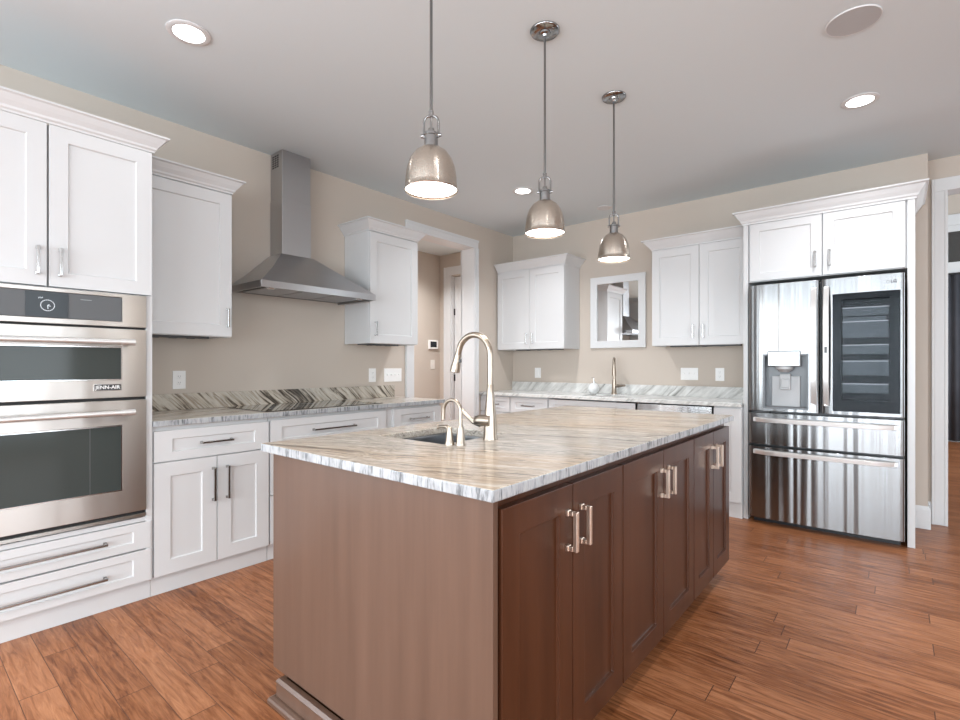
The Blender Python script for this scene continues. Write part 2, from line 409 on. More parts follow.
# ------------------------------------------------------------------ the setting
T = .165                                        # left wall thickness
struct(MB().box(-1.60, 7.2, -8.7, 6.2, -.08, 0).build('floor', 'hardwood'))
struct(MB().box(-1.60, 7.2, -8.7, .19, H, H+.09).box(-1.60, 3.72, .19, .45, H, H+.09).build('ceiling', 'ceiling_paint'))
w = MB(); w.box(-T, 0, -8.4, -7.6, 0, H); w.box(-T, 0, -7.6, -5.6, 0, .15); w.box(-T, 0, -7.6, -5.6, 2.45, H); w.box(-T, 0, -5.6, -1.645, 0, H); w.box(-T, 0, -.735, 0, 0, H); w.box(-T, 0, -1.645, -.735, 2.492, H)
struct(w.build('wall_left', 'wall_paint'))
w = MB(); w.box(-T, 3.745, 0, .34, 0, H); struct(w.build('wall_back', 'wall_paint'))
w = MB(); w.box(3.745, 3.853, .19, .34, 0, 4.4); w.box(3.853, 5.6, .19, .34, 2.515, 4.4); w.box(5.6, 7.2, .19, .34, 0, 4.4); w.box(3.0, 3.745, .34, .40, 0, 4.4)
struct(w.build('wall_passage', 'wall_paint'))
def wall_holes(F, u0, u1, z1, holes, w0, w1):
    mb = MB(); u = u0
    for a, b_, c, d in holes:
        mb.fbox(F, u, a, 0, z1, w0, w1); mb.fbox(F, a, b_, 0, c, w0, w1); mb.fbox(F, a, b_, d, z1, w0, w1); u = b_
    mb.fbox(F, u, u1, 0, z1, w0, w1); return mb
RW = [(.3, 2.2, .1, 2.5), (2.4, 4.3, .1, 2.5), (4.5, 6.4, .1, 2.5)]
struct(wall_holes(FY, -T, 7.2, H, RW, 8.4, 8.55).build('wall_rear', 'wall_paint'))
RR = [(-7.4, -5.6, .15, 2.45), (-4.9, -3.1, .15, 2.45)]
struct(wall_holes(FX, -8.5, .19, H, RR, 6.8, 6.92).build('wall_right', 'wall_paint'))
def window_frame(name, F, a, b_, c, d, w0, w1, mull=1):
    mb = MB(); t = .055
    mb.fbox(F, a, b_, c, c+t, w0, w1); mb.fbox(F, a, b_, d-t, d, w0, w1)
    mb.fbox(F, a, a+t, c+t, d-t, w0, w1); mb.fbox(F, b_-t, b_, c+t, d-t, w0, w1)
    for k in range(1, mull+1):
        x = a+(b_-a)*k/(mull+1); mb.fbox(F, x-t/2, x+t/2, c+t, d-t, w0, w1)
    mb.fbox(F, a+t, b_-t, (c+d)/2+.4, (c+d)/2+.44, w0, w1)
    return struct(mb.build(name, 'white_trim'))
window_frame('window_7', FX, -7.6, -5.6, .15, 2.45, -.11, -.05)
k = 1
for hh in RW: window_frame('window_%d' % k, FY, *hh, 8.40, 8.46); k += 1
for hh in RR: window_frame('window_%d' % k, FX, *hh, 6.82, 6.88); k += 1
# hall beyond the doorway in the left wall
struct(MB().box(-1.60, -1.43, -3.4, .40, 0, H).build('wall_hall_far', 'wall_paint'))
w = MB(); w.box(-1.43, -1.205, .20, .36, 0, H); w.box(-1.205, -.33, .20, .36, 2.44, H); w.box(-.33, -T, .20, .36, 0, H)
struct(w.build('wall_hall_end', 'wall_paint'))
struct(MB().box(-1.43, -T, -3.55, -3.4, 0, H).build('wall_hall_near', 'wall_paint'))
# room beyond the opening at the right
struct(MB().box(2.6, 7.6, 5.9, 6.1, 0, 4.4).build('wall_far', 'wall_paint'))
struct(MB().box(2.6, 7.6, .34, 5.9, 4.4, 4.5).build('ceiling_far', 'ceiling_paint'))
struct(MB().box(2.85, 3.0, .34, 5.9, 0, 4.4).build('wall_far_left', 'wall_paint'))
# casings
def casing(name, mb): return struct(mb.build(name, 'white_trim', bevel=.003))
c = MB()                                         # doorway in the left wall
for y0, y1 in ((-1.735, -1.633), (-.745, -.673)):
    c.box(.0, .018, y0, y1, 0, 2.485)
    c.box(.018, .026, y0 if y0 < -1 else y1-.03, y0+.03 if y0 < -1 else y1, 0, 2.485)
c.box(0, .018, -1.735, -.673, 2.485, 2.575); c.box(.018, .026, -1.735, -.673, 2.55, 2.575)
casing('trim_1', c)
c = MB(); c.box(-T-.012, .0, -1.645, -1.633, 0, 2.485); c.box(-T-.012, .0, -.745, -.735, 0, 2.485); c.box(-T-.012, .0, -1.645, -.735, 2.485, 2.492)
c.box(-T-.02, -T, -.745, -.66, 0, 2.50); c.box(-T-.02, -T, -1.73, -1.64, 0, 2.50)
casing('trim_2', c)
c = MB(); c.box(3.772, 3.863, .17, .19, 0, 2.505); c.box(3.772, 5.68, .17, .19, 2.505, 2.60); c.box(5.59, 5.68, .17, .19, 0, 2.505)
c.box(3.853, 3.863, .19, .345, 0, 2.505); c.box(3.853, 5.6, .19, .345, 2.505, 2.515)
c.box(3.772, 3.79, .163, .17, 0, 2.60); c.box(3.845, 3.863, .163, .17, 0, 2.505)
casing('trim_3', c)
c = MB(); c.box(-1.33, -1.20, .18, .20, 0, 2.455); c.box(-1.33, -.20, .18, .20, 2.455, 2.57); c.box(-.33, -.20, .18, .20, 0, 2.455)
c.box(-1.33, -1.305, .172, .18, 0, 2.57); c.box(-1.225, -1.20, .172, .18, 0, 2.455); c.box(-1.205, -1.19, .20, .36, 0, 2.44)
casing('trim_4', c)
d = MB().door(FY, -1.180, -.335, .01, 2.43, -.285, -.245, .12, .14, .01).build('door_1', 'white_trim'); struct(d)
for z in (.25, .98, 1.9):
    MB().box(-1.192, -1.170, .236, .246, z, z+.09).build('hinge', 'black_plastic', d)
c = MB(); c.box(-1.19, -1.15, .262, .284, 0, 2.44); c.box(-1.19, -.33, .29, .36, 0, 2.44); struct(c.build('trim_5', 'wall_paint'))
base_prof = [(0, 0), (.016, 0), (.016, .135), (.010, .15), (.006, .165), (0, .165)]
struct(MB().sweep([(3.664, 0), (3.745, 0), (3.745, .19), (3.771, .19)], base_prof).build('baseboard_back', 'white_trim'))
struct(MB().sweep([(-1.43, .2), (-1.43, -3.4)][::-1], [(o, z) for o, z in base_prof]).build('baseboard_hall', 'white_trim'))
struct(MB().sweep([(3.0, 5.9), (7.2, 5.9)], base_prof).build('baseboard_far', 'white_trim'))
# far window with its casing, transom and curtain
wf = MB(); X0, X1 = 3.95, 5.6
wf.box(X0, X1, 5.86, 5.9, 3.40, 3.57); wf.box(X0, X1, 5.87, 5.9, 3.30, 3.40); wf.box(X0, X1, 5.86, 5.9, 2.65, 2.82)
wf.box(X0, X0+.08, 5.86, 5.9, .02, 3.40); wf.box(X1-.08, X1, 5.86, 5.9, .02, 3.40)
o = struct(wf.build('window_6', 'white_trim', bevel=.004))
g = MB(); g.box(X0+.08, X1-.08, 5.885, 5.897, 2.82, 3.30); g.box(X0+.08, X1-.08, 5.885, 5.897, .02, 2.65)
g.build('pane', 'window_glass', o)
cu = MB(); pts = []; n = 90
for i in range(n+1):
    x = X0+.02+(X1-X0-.04)*i/n; pts.append((x, 5.82+.022*math.sin(i*.95)+.010*math.sin(i*.41)))
cu.bm.verts.ensure_lookup_table()
A = [[cu.bm.verts.new((x, y+off, z)) for x, y in pts] for off, z in ((0, .02), (0, 2.613))]
for i in range(n): cu.bm.faces.new((A[0][i], A[0][i+1], A[1][i+1], A[1][i]))
co = cu.build('curtain', 'curtain_cloth', None, smooth=60, loc=(X0, 5.82, 0.02))
sm = co.modifiers.new('thick', 'SOLIDIFY'); sm.thickness = .004
tag(co, 'dark grey floor-length curtain on the window of the far room', 'curtain')
cr = MB().tube([(X0-.05, 5.82, 2.625), (X1+.05, 5.82, 2.625)], .010)
for x in (X0+.05, X1-.05): cr.box(x-.01, x+.01, 5.82, 5.862, 2.615, 2.64)
tag(cr.build('curtain_rod', 'black_plastic', None, loc=(X0, 5.82, 2.625), smooth=40), 'black rod carrying the dark curtain in the far room', 'curtain rod')

# ------------------------------------------------------------------ tall oven cabinet
LF = .622                                       # face of the left doors and drawers
YA, YB = -4.843, -4.013
t = thing('oven_cabinet', 'tall white cabinet built round the double wall oven at the left edge', 'cabinet', (0, YA, 0))
b_ = MB(); b_.box(.003, .60, YA, YB, .10, .432); b_.box(.003, .60, YA, YB, 1.552, 2.29)
b_.box(.003, .06, YA, YB, .432, 1.552); b_.box(.06, LF, YA, -4.812, .432, 1.552); b_.box(.06, LF, -4.041, YB, .432, 1.552); b_.box(.60, LF, -4.041, YB, .10, .432)
b_.box(.60, LF-.004, YA, -4.041, .408, .43)
b_.build('body', 'white_cabinet', t, bevel=.0012)
MB().box(.003, .588, YA, YB, 0, .10).build('toe_kick', 'white_cabinet', t)
for a, c_, hu in ((YA+.006, -4.429, -4.462), (-4.421, YB-.003, -4.383)):
    d = MB().door(FX, a, c_, 1.556, 2.286, .602, LF+.008, .068, .066).build('door', 'white_cabinet', t, bevel=.0012)
    handle(FX, hu, 1.667, .125, True, LF+.008, d, 'chrome')
for z0, z1, hz in ((.273, .405, .340), (.106, .264, .175)):
    d = MB().door(FX, YA+.006, YB-.008, z0, z1, .602, LF+.006, .075, .038).build('drawer', 'white_cabinet', t, bevel=.0012)
    handle(FX, -4.42, hz, .42, False, LF+.006, d, proj=.038)
MB().sweep([(.003, YA), (LF+.004, YA), (LF+.004, YB), (.42, YB)], crown(2.287, 2.366, .061)).build('crown_moulding', 'white_cabinet', t)

# double wall oven
oy0, oy1 = -4.809, -4.044; OX = .640; oc = (oy0+oy1)/2
t = thing('double_oven', 'stainless steel double wall oven in the tall white cabinet', 'oven', (.06, oc, .445))
MB().box(.07, .618, oy0, oy1, .436, 1.549).build('body', 'dark_gap', t)
pn = MB().sheet(FX, [oy0, -4.708, -4.147, oy1], [1.388, 1.413, 1.531, 1.549], lambda u: OX, .618, (-4.708, -4.147, 1.413, 1.531)).build('control_panel', 'stainless_oven', t, bevel=.002)
MB().box(.618, OX-.002, -4.707, -4.148, 1.414, 1.530).build('control_glass', 'grey_plastic', pn, bevel=.001)
MB().box(OX-.003, OX+.0006, -4.503, -4.355, 1.416, 1.528).build('display', 'display_glass', pn)
dl = MB(); dc = (OX+.0008, -4.428, 1.468)
for kk in range(24):
    a0, a1 = 2*PI*kk/24, 2*PI*(kk+.72)/24
    P = [(dc[1]+r*math.sin(a), dc[2]+r*math.cos(a)) for r, a in ((.0225, a0), (.0225, a1), (.0255, a1), (.0255, a0))]
    dl.prism(P, 'x', dc[0], dc[0]+.0004)
for a, ln in ((1.9, .012), (3.05, .016), (.9, .008)):
    ux, uz = math.sin(a), math.cos(a)
    dl.prism([(dc[1]-uz*.0014, dc[2]+ux*.0014), (dc[1]+uz*.0014, dc[2]-ux*.0014), (dc[1]+ux*ln+uz*.0010, dc[2]+uz*ln-ux*.001), (dc[1]+ux*ln-uz*.0010, dc[2]+uz*ln+ux*.001)], 'x', dc[0], dc[0]+.0004)
for q in range(4): dl.box(dc[0], dc[0]+.0004, -4.459+q*.004, -4.457+q*.004, 1.497+.002*(q % 2), 1.502+.002*(q % 2))
dl.build('clock_dial', 'dial_ink', pn)
MB().box(OX-.002, OX-.0012, -4.31, -4.268, 1.5045, 1.507).build('mark', 'print_grey', pn)
def oven_door(name, z0, z1, g0, g1, hz):
    d = MB().sheet(FX, [oy0, -4.708, -4.147, oy1], [z0, g0, g1, z1], lambda u: OX, .620, (-4.708, -4.147, g0, g1)).build(name, 'stainless_oven', t, bevel=.002)
    MB().sheet(FX, [-4.708, -4.703, -4.152, -4.147], [g0, g0+.005, g1-.005, g1], lambda u: OX+.0015, OX-.006, (-4.703, -4.152, g0+.005, g1-.005)).build('window_trim', 'chrome', d)
    MB().box(.620, OX-.004, -4.706, -4.149, g0+.001, g1-.001).build('window', 'oven_glass', d)
    h = MB()
    y0, y1 = oc-.308, oc+.308
    h.tube([(.700, y0, hz), (.700, y1, hz)], .0125, 16)
    for y in (y0+.02, y1-.02):
        h.tube([(OX-.002, y, hz-.004), (.690, y, hz-.002)], [.014, .011], 12); h.tube([(.700, y-.028, hz), (.700, y+.028, hz)], .0155, 16)
    for sg in (-1, 1): h.tube([(.700, oc+sg*.150, hz), (.700, oc+sg*.154, hz)], .0135, 16)
    h.build('handle', 'satin_bar', d, smooth=40)
    return d
du = oven_door('microwave_door', 1.042, 1.378, 1.128, 1.290, 1.312)
bd = MB().box(OX-.001, OX+.0025, -4.262, -4.150, 1.077, 1.110).build('badge', 'chrome', du, bevel=.001)
MB().box(OX+.002, OX+.0032, -4.258, -4.154, 1.080, 1.107).build('badge_field', 'black_plastic', du)
text('lettering', 'JENN-AIR', .0235, FX, -4.206, 1.0935, OX+.0031, 'white_plastic', du, .0004)
dlw = oven_door('oven_door', .470, 1.028, .585, .907, .972)
MB().box(OX-.0042, OX-.0034, -4.275, -4.273, .587, .905).build('seam', 'grey_plastic', dlw)
vt = MB(); vt.box(.606, .630, oy0, oy1, .437, .452)
for kk in range(3): vt.box(.628, .634, oy0+.01, oy1-.01, .4385+kk*.0048, .4410+kk*.0048)
vt.build('vent_strip', 'stainless_oven', t)

# ------------------------------------------------------------------ base cabinets, left run
def base_cab(name, label, F, u0, u1, face, back, drawers, doors, group=None, toe=None, loc=None, bodytop=.882):
    t = thing(name, label, 'cabinet', loc, group)
    MB().fbox(F, u0, u1, .10, bodytop, back, face-.022).build('body', 'white_cabinet', t, bevel=.001)
    MB().fbox(F, u0, u1, 0, .10, back, toe).build('toe_kick', 'white_cabinet', t)
    for a, c, z0, z1, hl, rail in drawers:
        d = MB().door(F, a, c, z0, z1, face-.0215, face, rail[0], rail[1]).build('drawer', 'white_cabinet', t, bevel=.001)
        if hl: handle(F, (a+c)/2, (z0+z1)/2 if z1-z0 < .2 else z1-.10, hl, False, face, d)
    for a, c, z0, z1, hu, hv, hl in doors:
        d = MB().door(F, a, c, z0, z1, face-.0215, face, .076, .074).build('door', 'white_cabinet', t, bevel=.001)
        if hl: handle(F, hu, hv, hl, True, face, d)
    return t
base_cab('base_cabinet', 'white base cabinet with one drawer over two doors beside the tall oven cabinet', FX, -4.011, -3.388, LF, .003,
    [(-4.004, -3.392, .697, .857, .17, (.085, .046))], [(-4.004, -3.6955, .104, .690, -3.716, .538, .185), (-3.6905, -3.392, .104, .690, -3.640, .538, .185)], loc=(0, -3.7, 0), toe=.588)
base_cab('base_cabinet', 'white drawer cabinet under the black cooktop', FX, -3.384, -2.474, LF, .003,
    [(-3.380, -2.480, .697, .862, .33, (.075, .046)), (-3.380, -2.480, .405, .690, .33, (.075, .07)), (-3.380, -2.480, .104, .398, .33, (.075, .07))], [], loc=(0, -2.93, 0), toe=.588)
base_cab('base_cabinet', 'white base cabinet at the doorway end of the left counter', FX, -2.470, -1.885, LF, .003,
    [(-2.405, -1.890, .697, .862, .19, (.075, .046))], [(-2.405, -2.150, .104, .690, -2.17, .538, .185), (-2.145, -1.890, .104, .690, -2.12, .538, .185)], loc=(0, -2.18, 0), toe=.588)
t = thing('countertop', 'streaky stone countertop with backsplash along the left wall', 'countertop', (0, -2.94, .884))
left_slab = MB().box(.002, .6487, -4.011, -1.868, .883, .914).build('slab', 'left_granite', t, bevel=.003)
MB().box(.002, .022, -4.011, -1.878, .914, 1.018).build('backsplash', 'left_splash_granite', t, bevel=.002)
t = thing('cooktop', 'black glass cooktop set in the left counter under the range hood', 'cooktop', (.35, -2.95, .914))
MB().box(.085, .605, -3.405, -2.495, .9142, .9185).build('glass', 'cooktop_glass', t, bevel=.0015)
rr = MB()
for cx_, cy_, r in ((.22, -3.2, .09), (.46, -3.22, .075), (.33, -2.95, .12), (.22, -2.68, .075), (.46, -2.68, .1)):
    rr.lathe((cx_, cy_, .9184), [(r-.0015, 0), (r-.0015, .0005), (r, .0005), (r, 0)], 48)
rr.build('burner_rings', 'print_grey', t)

# ------------------------------------------------------------------ wall cabinets
def wall_cab(name, label, F, u0, u1, z1, face, doors, crown_path, cz0, cz1, out=.076, z0=1.376, loc=None, rail=.07, frame=None, group=None):
    t = thing(name, label, 'cabinet', loc, group)
    bx_ = MB(); fu0, fu1 = frame or (u0, u1)
    bx_.fbox(F, u0, u1, z0+.012, z1, .003, face-.040); bx_.fbox(F, fu0, fu1, z0, z1, face-.040, face-.0215)
    bx_.fbox(F, u0, u0+.018, z0, z0+.012, .003, face-.04); bx_.fbox(F, u1-.018, u1, z0, z0+.012, .003, face-.04)
    bx_.build('body', 'white_cabinet', t, bevel=.001)
    for a, c, hu in doors:
        d = MB().door(F, a, c, z0+.004, z1-.012, face-.0210, face, rail, rail).build('door', 'white_cabinet', t, bevel=.001)
        if hu is not None: handle(F, hu, z0+.120, .115, True, face, d, 'chrome', .032, .010)
    MB().sweep(crown_path, crown(cz0, cz1, out)).build('crown_moulding', 'white_cabinet', t)
    lb = MB(); mid = (u0+u1)/2; q = .20 if u1-u0 < .7 else .30
    lb.fbox(F, mid-q, mid+q, z0-.006, z0+.012, .10, .155)
    for sg in (-.5, 0, .5): lb.fbox(F, mid+sg*q-.02, mid+sg*q+.02, z0-.009, z0-.005, .115, .14)
    lb.build('light_bar', 'grey_plastic', t)
    return t
wf_ = .343
wall_cab('upper_cabinet', 'single-door white wall cabinet between the oven cabinet and the range hood', FX, -4.011, -3.487, 2.282, wf_,
    [(-4.009, -3.489, -3.519)], [(wf_-.01, -4.011), (wf_-.01, -3.487), (.003, -3.487)], 2.277, 2.361, .064, loc=(0, -3.75, 1.376))
wall_cab('upper_cabinet', 'single-door white wall cabinet between the range hood and the doorway', FX, -2.410, -1.892, 2.282, wf_,
    [(-2.408, -1.894, -2.363)], [(.003, -2.410), (wf_-.01, -2.410), (wf_-.01, -1.892), (.003, -1.892)], 2.277, 2.363, .070, loc=(0, -2.15, 1.376))
wall_cab('upper_cabinet', 'two-door white wall cabinet in the corner left of the framed mirror', FY, .020, .900, 2.265, .335,
    [(.022, .4645, .4255), (.4685, .898, .5095)], [(.020, -.325), (.900, -.325), (.900, -.003)], 2.258, 2.351, .078, loc=(.46, 0, 1.376))
wall_cab('upper_cabinet', 'two-door white wall cabinet between the mirror and the refrigerator', FY, 1.826, 2.640, 2.265, .335,
    [(1.828, 2.2405, 2.197), (2.2455, 2.634, 2.281)], [(1.826, -.003), (1.826, -.325), (2.640, -.325)], 2.258, 2.349, .078, loc=(2.23, 0, 1.376))

# ------------------------------------------------------------------ range hood
hx, hy0, hy1 = .480, -3.366, -2.466; cx1, cy0_, cy1_ = .174, -3.060, -2.829
t = thing('range_hood', 'stainless steel chimney range hood on the left wall over the cooktop', 'range hood', (0, -2.94, 1.70))
b_ = MB()
lo = [(.003, hy0, 1.742), (hx, hy0, 1.742), (hx, hy1, 1.742), (.003, hy1, 1.742)]
mid_ = [(.003, hy0+.150, 1.862), (hx-.145, hy0+.150, 1.862), (hx-.145, hy1-.150, 1.862), (.003, hy1-.150, 1.862)]
hi = [(.003, cy0_-.012, 2.0), (cx1+.012, cy0_-.012, 2.0), (cx1+.012, cy1_+.012, 2.0), (.003, cy1_+.012, 2.0)]
R_ = [[b_.bm.verts.new(p) for p in rg] for rg in (lo, mid_, hi)]
for A, B in zip(R_, R_[1:]):
    for i in range(4): b_.bm.faces.new((A[i], A[(i+1) % 4], B[(i+1) % 4], B[i]))
b_.bm.faces.new(R_[-1]); b_.bm.faces.new(R_[0][::-1])
b_.build('canopy', 'stainless_hood', t)
l = MB()
l.box(hx-.012, hx+.002, hy0-.002, hy1+.002, 1.698, 1.744); l.box(.003, hx-.012, hy0-.002, hy0+.010, 1.698, 1.744); l.box(.003, hx-.012, hy1-.010, hy1+.002, 1.698, 1.744)
l.build('rim', 'stainless_hood', t, bevel=.0015)
f_ = MB(); f_.box(.003, hx-.012, hy0+.010, hy1-.010, 1.712, 1.742); f_.build('underside', 'black_plastic', t)
for kk in range(3):
    y0 = hy0+.06+kk*.255; fl = MB(); fl.box(.10, hx-.06, y0, y0+.245, 1.704, 1.7125)
    for q in range(9): fl.box(.115+q*.034, .130+q*.034, y0+.01, y0+.235, 1.7015, 1.705)
    fl.build('filter', 'stainless_hood', t)
for y in (hy0+.10, hy1-.10): MB().lathe((.405, y, 1.700), [(0, 0), (.026, 0), (.030, .005), (.030, .013), (0, .013)], 24).build('lamp', 'chrome', t, smooth=40)
MB().box(.003, cx1, cy0_, cy1_, 1.995, 2.402).build('lower_duct_cover', 'stainless_hood', t, bevel=.003)
up = MB().box(.003, cx1-.003, cy0_+.003, cy1_-.003, 2.398, H-.001).build('upper_duct_cover', 'stainless_hood', t, bevel=.003)
v_ = MB()
for i in range(3):
    for j in range(6): v_.box(.030+i*.032, .055+i*.032, cy0_+.0022, cy0_+.0052, 2.640+j*.016, 2.650+j*.016)
v_.build('vent_slots', 'dark_gap', t)
MB().box(cx1-.004, cx1-.0025, cy0_+.02, cy1_-.02, 2.6, 2.6005).build('seam', 'stainless_hood', up)

# ------------------------------------------------------------------ back run
BF = .622; BT = .905
zz = BT-.914
base_cab('base_cabinet', 'white corner base cabinet with a drawer where the back counter meets the left wall', FY, .003, .410, BF, .003,
    [(.006, .405, .70, .860, .12, (.06, .046))], [(.006, .405, .104, .69, .36, .538, .185)], loc=(.2, 0, 0), toe=.57, bodytop=.873)
base_cab('base_cabinet', 'white base cabinet with a drawer left of the bar sink', FY, .412, .880, BF, .003,
    [(.416, .876, .70, .860, .15, (.06, .046))], [(.416, .644, .104, .69, .62, .538, .185), (.648, .876, .104, .69, .67, .538, .185)], loc=(.64, 0, 0), toe=.57, bodytop=.873)
base_cab('base_cabinet', 'white sink cabinet with a plain top panel under the bar faucet', FY, .882, 1.790, BF, .003,
    [(.888, 1.784, .70, .860, 0, (.06, .046))], [(.888, 1.334, .104, .69, 1.30, .538, .185), (1.338, 1.784, .104, .69, 1.37, .538, .185)], loc=(1.33, 0, 0), toe=.57, bodytop=.70)
t = thing('dishwasher', 'stainless steel dishwasher under the back counter beside the refrigerator', 'dishwasher', (2.11, 0, 0))
MB().box(1.800, 2.430, -.58, -.02, .10, .868).build('body', 'dark_gap', t)
dw = MB().sheet(FY, [1.806+.6155*i/12 for i in range(13)], [.12, .50, .862], lambda u: .632-.010*((u-2.114)/.31)**4, .585).build('door', 'stainless_dishwasher', t, smooth=40)
hd = MB().tube([(1.86, -.675, .79), (2.37, -.675, .79)], .011, 14)
for x in (1.88, 2.35): hd.tube([(x, -.62, .79), (x, -.668, .79)], .009, 10)
hd.build('handle', 'chrome', dw, smooth=40)
MB().box(1.806, 2.4215, -.56, -.1, .0, .10).build('toe_panel', 'black_plastic', t)
base_cab('base_cabinet', 'narrow white filler cabinet between the dishwasher and the refrigerator panel', FY, 2.436, 2.642, BF, .003,
    [], [(2.438, 2.640, .124, .860, 2.47, .538, 0)], loc=(2.54, 0, 0), toe=.60, bodytop=.873)
bs = (1.18, 1.53, -.47, -.17)                   # bar sink bowl opening
granite('edge_sky_granite', (0, math.radians(90), 0), 10, 30, [(0.32, (.08, .085, .09)), (0.42, (.20, .21, .22)), (0.48, (.38, .395, .41)), (0.58, (.46, .47, .48)), (0.66, (.25, .26, .275))], .05, .22)  # streaked stone in cool grey, sky reflected on slab edges put into the colour
def edge_outer(me, p):
    xs = [v.co.x for v in me.vertices]; ys = [v.co.y for v in me.vertices]; c = p.center
    return min(abs(c.x-min(xs)), abs(c.x-max(xs)), abs(c.y-min(ys)), abs(c.y-max(ys))) < 1e-4
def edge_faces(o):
    me = o.data; me.materials.append(M['edge_sky_granite'])
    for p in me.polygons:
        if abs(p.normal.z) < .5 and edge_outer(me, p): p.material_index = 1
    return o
def slab_hole(mb, x0, x1, y0, y1, z0, z1, h):
    for zf in (1,):
        mb.sheet(lambda u, v, w: (u, v, w), [x0, h[0], h[1], x1], [y0, h[2], h[3], y1], lambda u: z1, z0, h)
    return mb
t = thing('countertop', 'pale stone countertop with backsplash along the back wall', 'countertop', (1.33, -.3, .875))
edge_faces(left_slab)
slab_hole(MB(), .003, 2.642, -.648, -.002, .874, BT, bs).build('slab', 'back_granite', t, bevel=.003)
MB().box(.003, 2.642, -.022, -.002, BT, 1.004).build('backsplash', 'back_granite', t, bevel=.002)
def basin(name, label, x0, x1, y0, y1, ztop, depth, rim):
    mb = MB(); th = .012
    mb.sheet(lambda u, v, w: (u, v, w), [x0-rim, x0, x1, x1+rim], [y0-rim, y0, y1, y1+rim], lambda u: ztop, ztop-.004, (x0, x1, y0, y1))
    z = ztop-depth
    mb.box(x0-th, x0, y0-th, y1+th, z, ztop-.004); mb.box(x1, x1+th, y0-th, y1+th, z, ztop-.004)
    mb.box(x0, x1, y0-th, y0, z, ztop-.004); mb.box(x0, x1, y1, y1+th, z, ztop-.004); mb.box(x0-th, x1+th, y0-th, y1+th, z-.008, z)
    t = thing(name, label, 'sink', ((x0+x1)/2, (y0+y1)/2, z))
    mb.build('bowl', 'stainless_sink', t, bevel=.004)
    MB().lathe(((x0+x1)/2, (y0+y1)/2, z), [(0, .003), (.03, .003), (.042, .0045), (.045, .0), (0, 0)], 24).build('drain', 'chrome', t, smooth=40)
basin('bar_sink', 'stainless steel bar sink sunk in the back counter below the mirror', *bs, .8738, .16, .02)
t = thing('bar_faucet', 'brushed nickel gooseneck faucet on the back counter below the mirror', 'faucet', (1.355, -.115, BT))
fb = MB().lathe((1.355, -.115, BT), [(0, 0), (.032, 0), (.032, .006), (.025, .02), (.022, .09), (.019, .15), (0, .15)], 20); fb.build('base', 'nickel', t, smooth=50)
ux, uy = .40, -.917
def bp_(d_, z): return (1.355+ux*d_, -.115+uy*d_, BT+z)
P = [bp_(0, .14), bp_(0, .295)]+[bp_(.065-.065*math.cos(a), .300+.066*math.sin(a)) for a in [PI*k/12 for k in range(1, 13)]]+[bp_(.130, .285)]
MB().tube(P, .0138, 12).build('spout', 'nickel', t, smooth=60)
MB().tube([bp_(.130, .288), bp_(.130, .25), bp_(.131, .19)], [.015, .0185, .022], 14).build('spray_head', 'nickel', t, smooth=50)
hb = MB().tube([(1.370, -.115, BT+.085), (1.405, -.115, BT+.085)], .018, 12); hb.tube([(1.395, -.115, BT+.085), (1.475, -.12, BT+.093)], [.013, .010], 10); hb.build('lever', 'nickel', t, smooth=50)
t = thing('soap_bottle', 'round glass soap bottle with a pump beside the bar faucet', 'soap bottle', (1.135, -.13, BT))
MB().lathe((1.135, -.13, BT), [(0, 0), (.034, 0), (.052, .02), (.062, .052), (.052, .088), (.030, .108), (.016, .114), (0, .114)], 28).build('bottle', 'glass_bottle', t, smooth=60)
pm = MB().lathe((1.135, -.13, BT+.112), [(0, 0), (.015, 0), (.015, .016), (.005, .018), (.005, .055), (0, .055)], 14)
pm.tube([(1.135, -.13, BT+.165), (1.128, -.165, BT+.163)], .0045, 8); pm.build('pump', 'chrome', t, smooth=50)

# ------------------------------------------------------------------ refrigerator in its surround
t = thing('refrigerator_cabinet', 'white cabinet and side panels enclosing the refrigerator', 'cabinet', (3.15, 0, 0))
PY = -.577
MB().box(2.644, 2.677, PY, -.003, 0, 2.325).build('side_panel', 'white_cabinet', t, bevel=.0012)
MB().box(3.622, 3.661, PY, -.003, 0, 2.325).build('side_panel', 'white_cabinet', t, bevel=.0012)
MB().box(2.677, 3.622, -.555, -.003, 1.845, 2.325).build('body', 'white_cabinet', t)
for a, c_, hu in ((2.690, 3.153, 3.113), (3.161, 3.612, 3.199)):
    d = MB().door(FY, a, c_, 1.850, 2.290, .556, .578, .066, .058).build('door', 'white_cabinet', t, bevel=.001)
    handle(FY, hu, 1.968, .115, True, .578, d, 'satin_pull', .030)
MB().sweep([(2.644, -.415), (2.644, PY), (3.661, PY), (3.661, -.003)], crown(2.292, 2.391, .066)).build('crown_moulding', 'white_cabinet', t)

FX0, FX1 = 2.694, 3.608; FM = 3.151
t = thing('refrigerator', 'stainless steel French door refrigerator with a glass window in the right door', 'refrigerator', (FM, -.32, 0))
MB().box(FX0+.004, FX1-.004, -.575, -.03, .03, 1.795).build('body', 'fridge_liner', t, bevel=.004)
MB().box(FX0+.02, FX1-.02, -.555, -.05, 0, .032).build('base_grille', 'black_plastic', t)
def bow(a, b_, w_, bulge=.012, edge=.02):
    m_ = (a+b_)/2; hw = (b_-a)/2
    def f(u):
        s_ = min(1, abs(u-m_)/hw); base = w_+bulge*(1-s_*s_)
        e = hw-abs(u-m_)
        if e < edge: base -= edge*(1-math.sqrt(max(0, 1-((edge-e)/edge)**2)))*.9
        return base
    return f
def us_(a, b_, extra=(), n=14, edge=.02):
    L = [a+(b_-a)*i/n for i in range(n+1)]+[a+edge*q for q in (.06, .2, .4, .7)]+[b_-edge*q for q in (.06, .2, .4, .7)]+list(extra)
    return sorted(set(round(x, 5) for x in L))
DZ0, DZ1 = .858, 1.806; WB = .582; WFc = .648
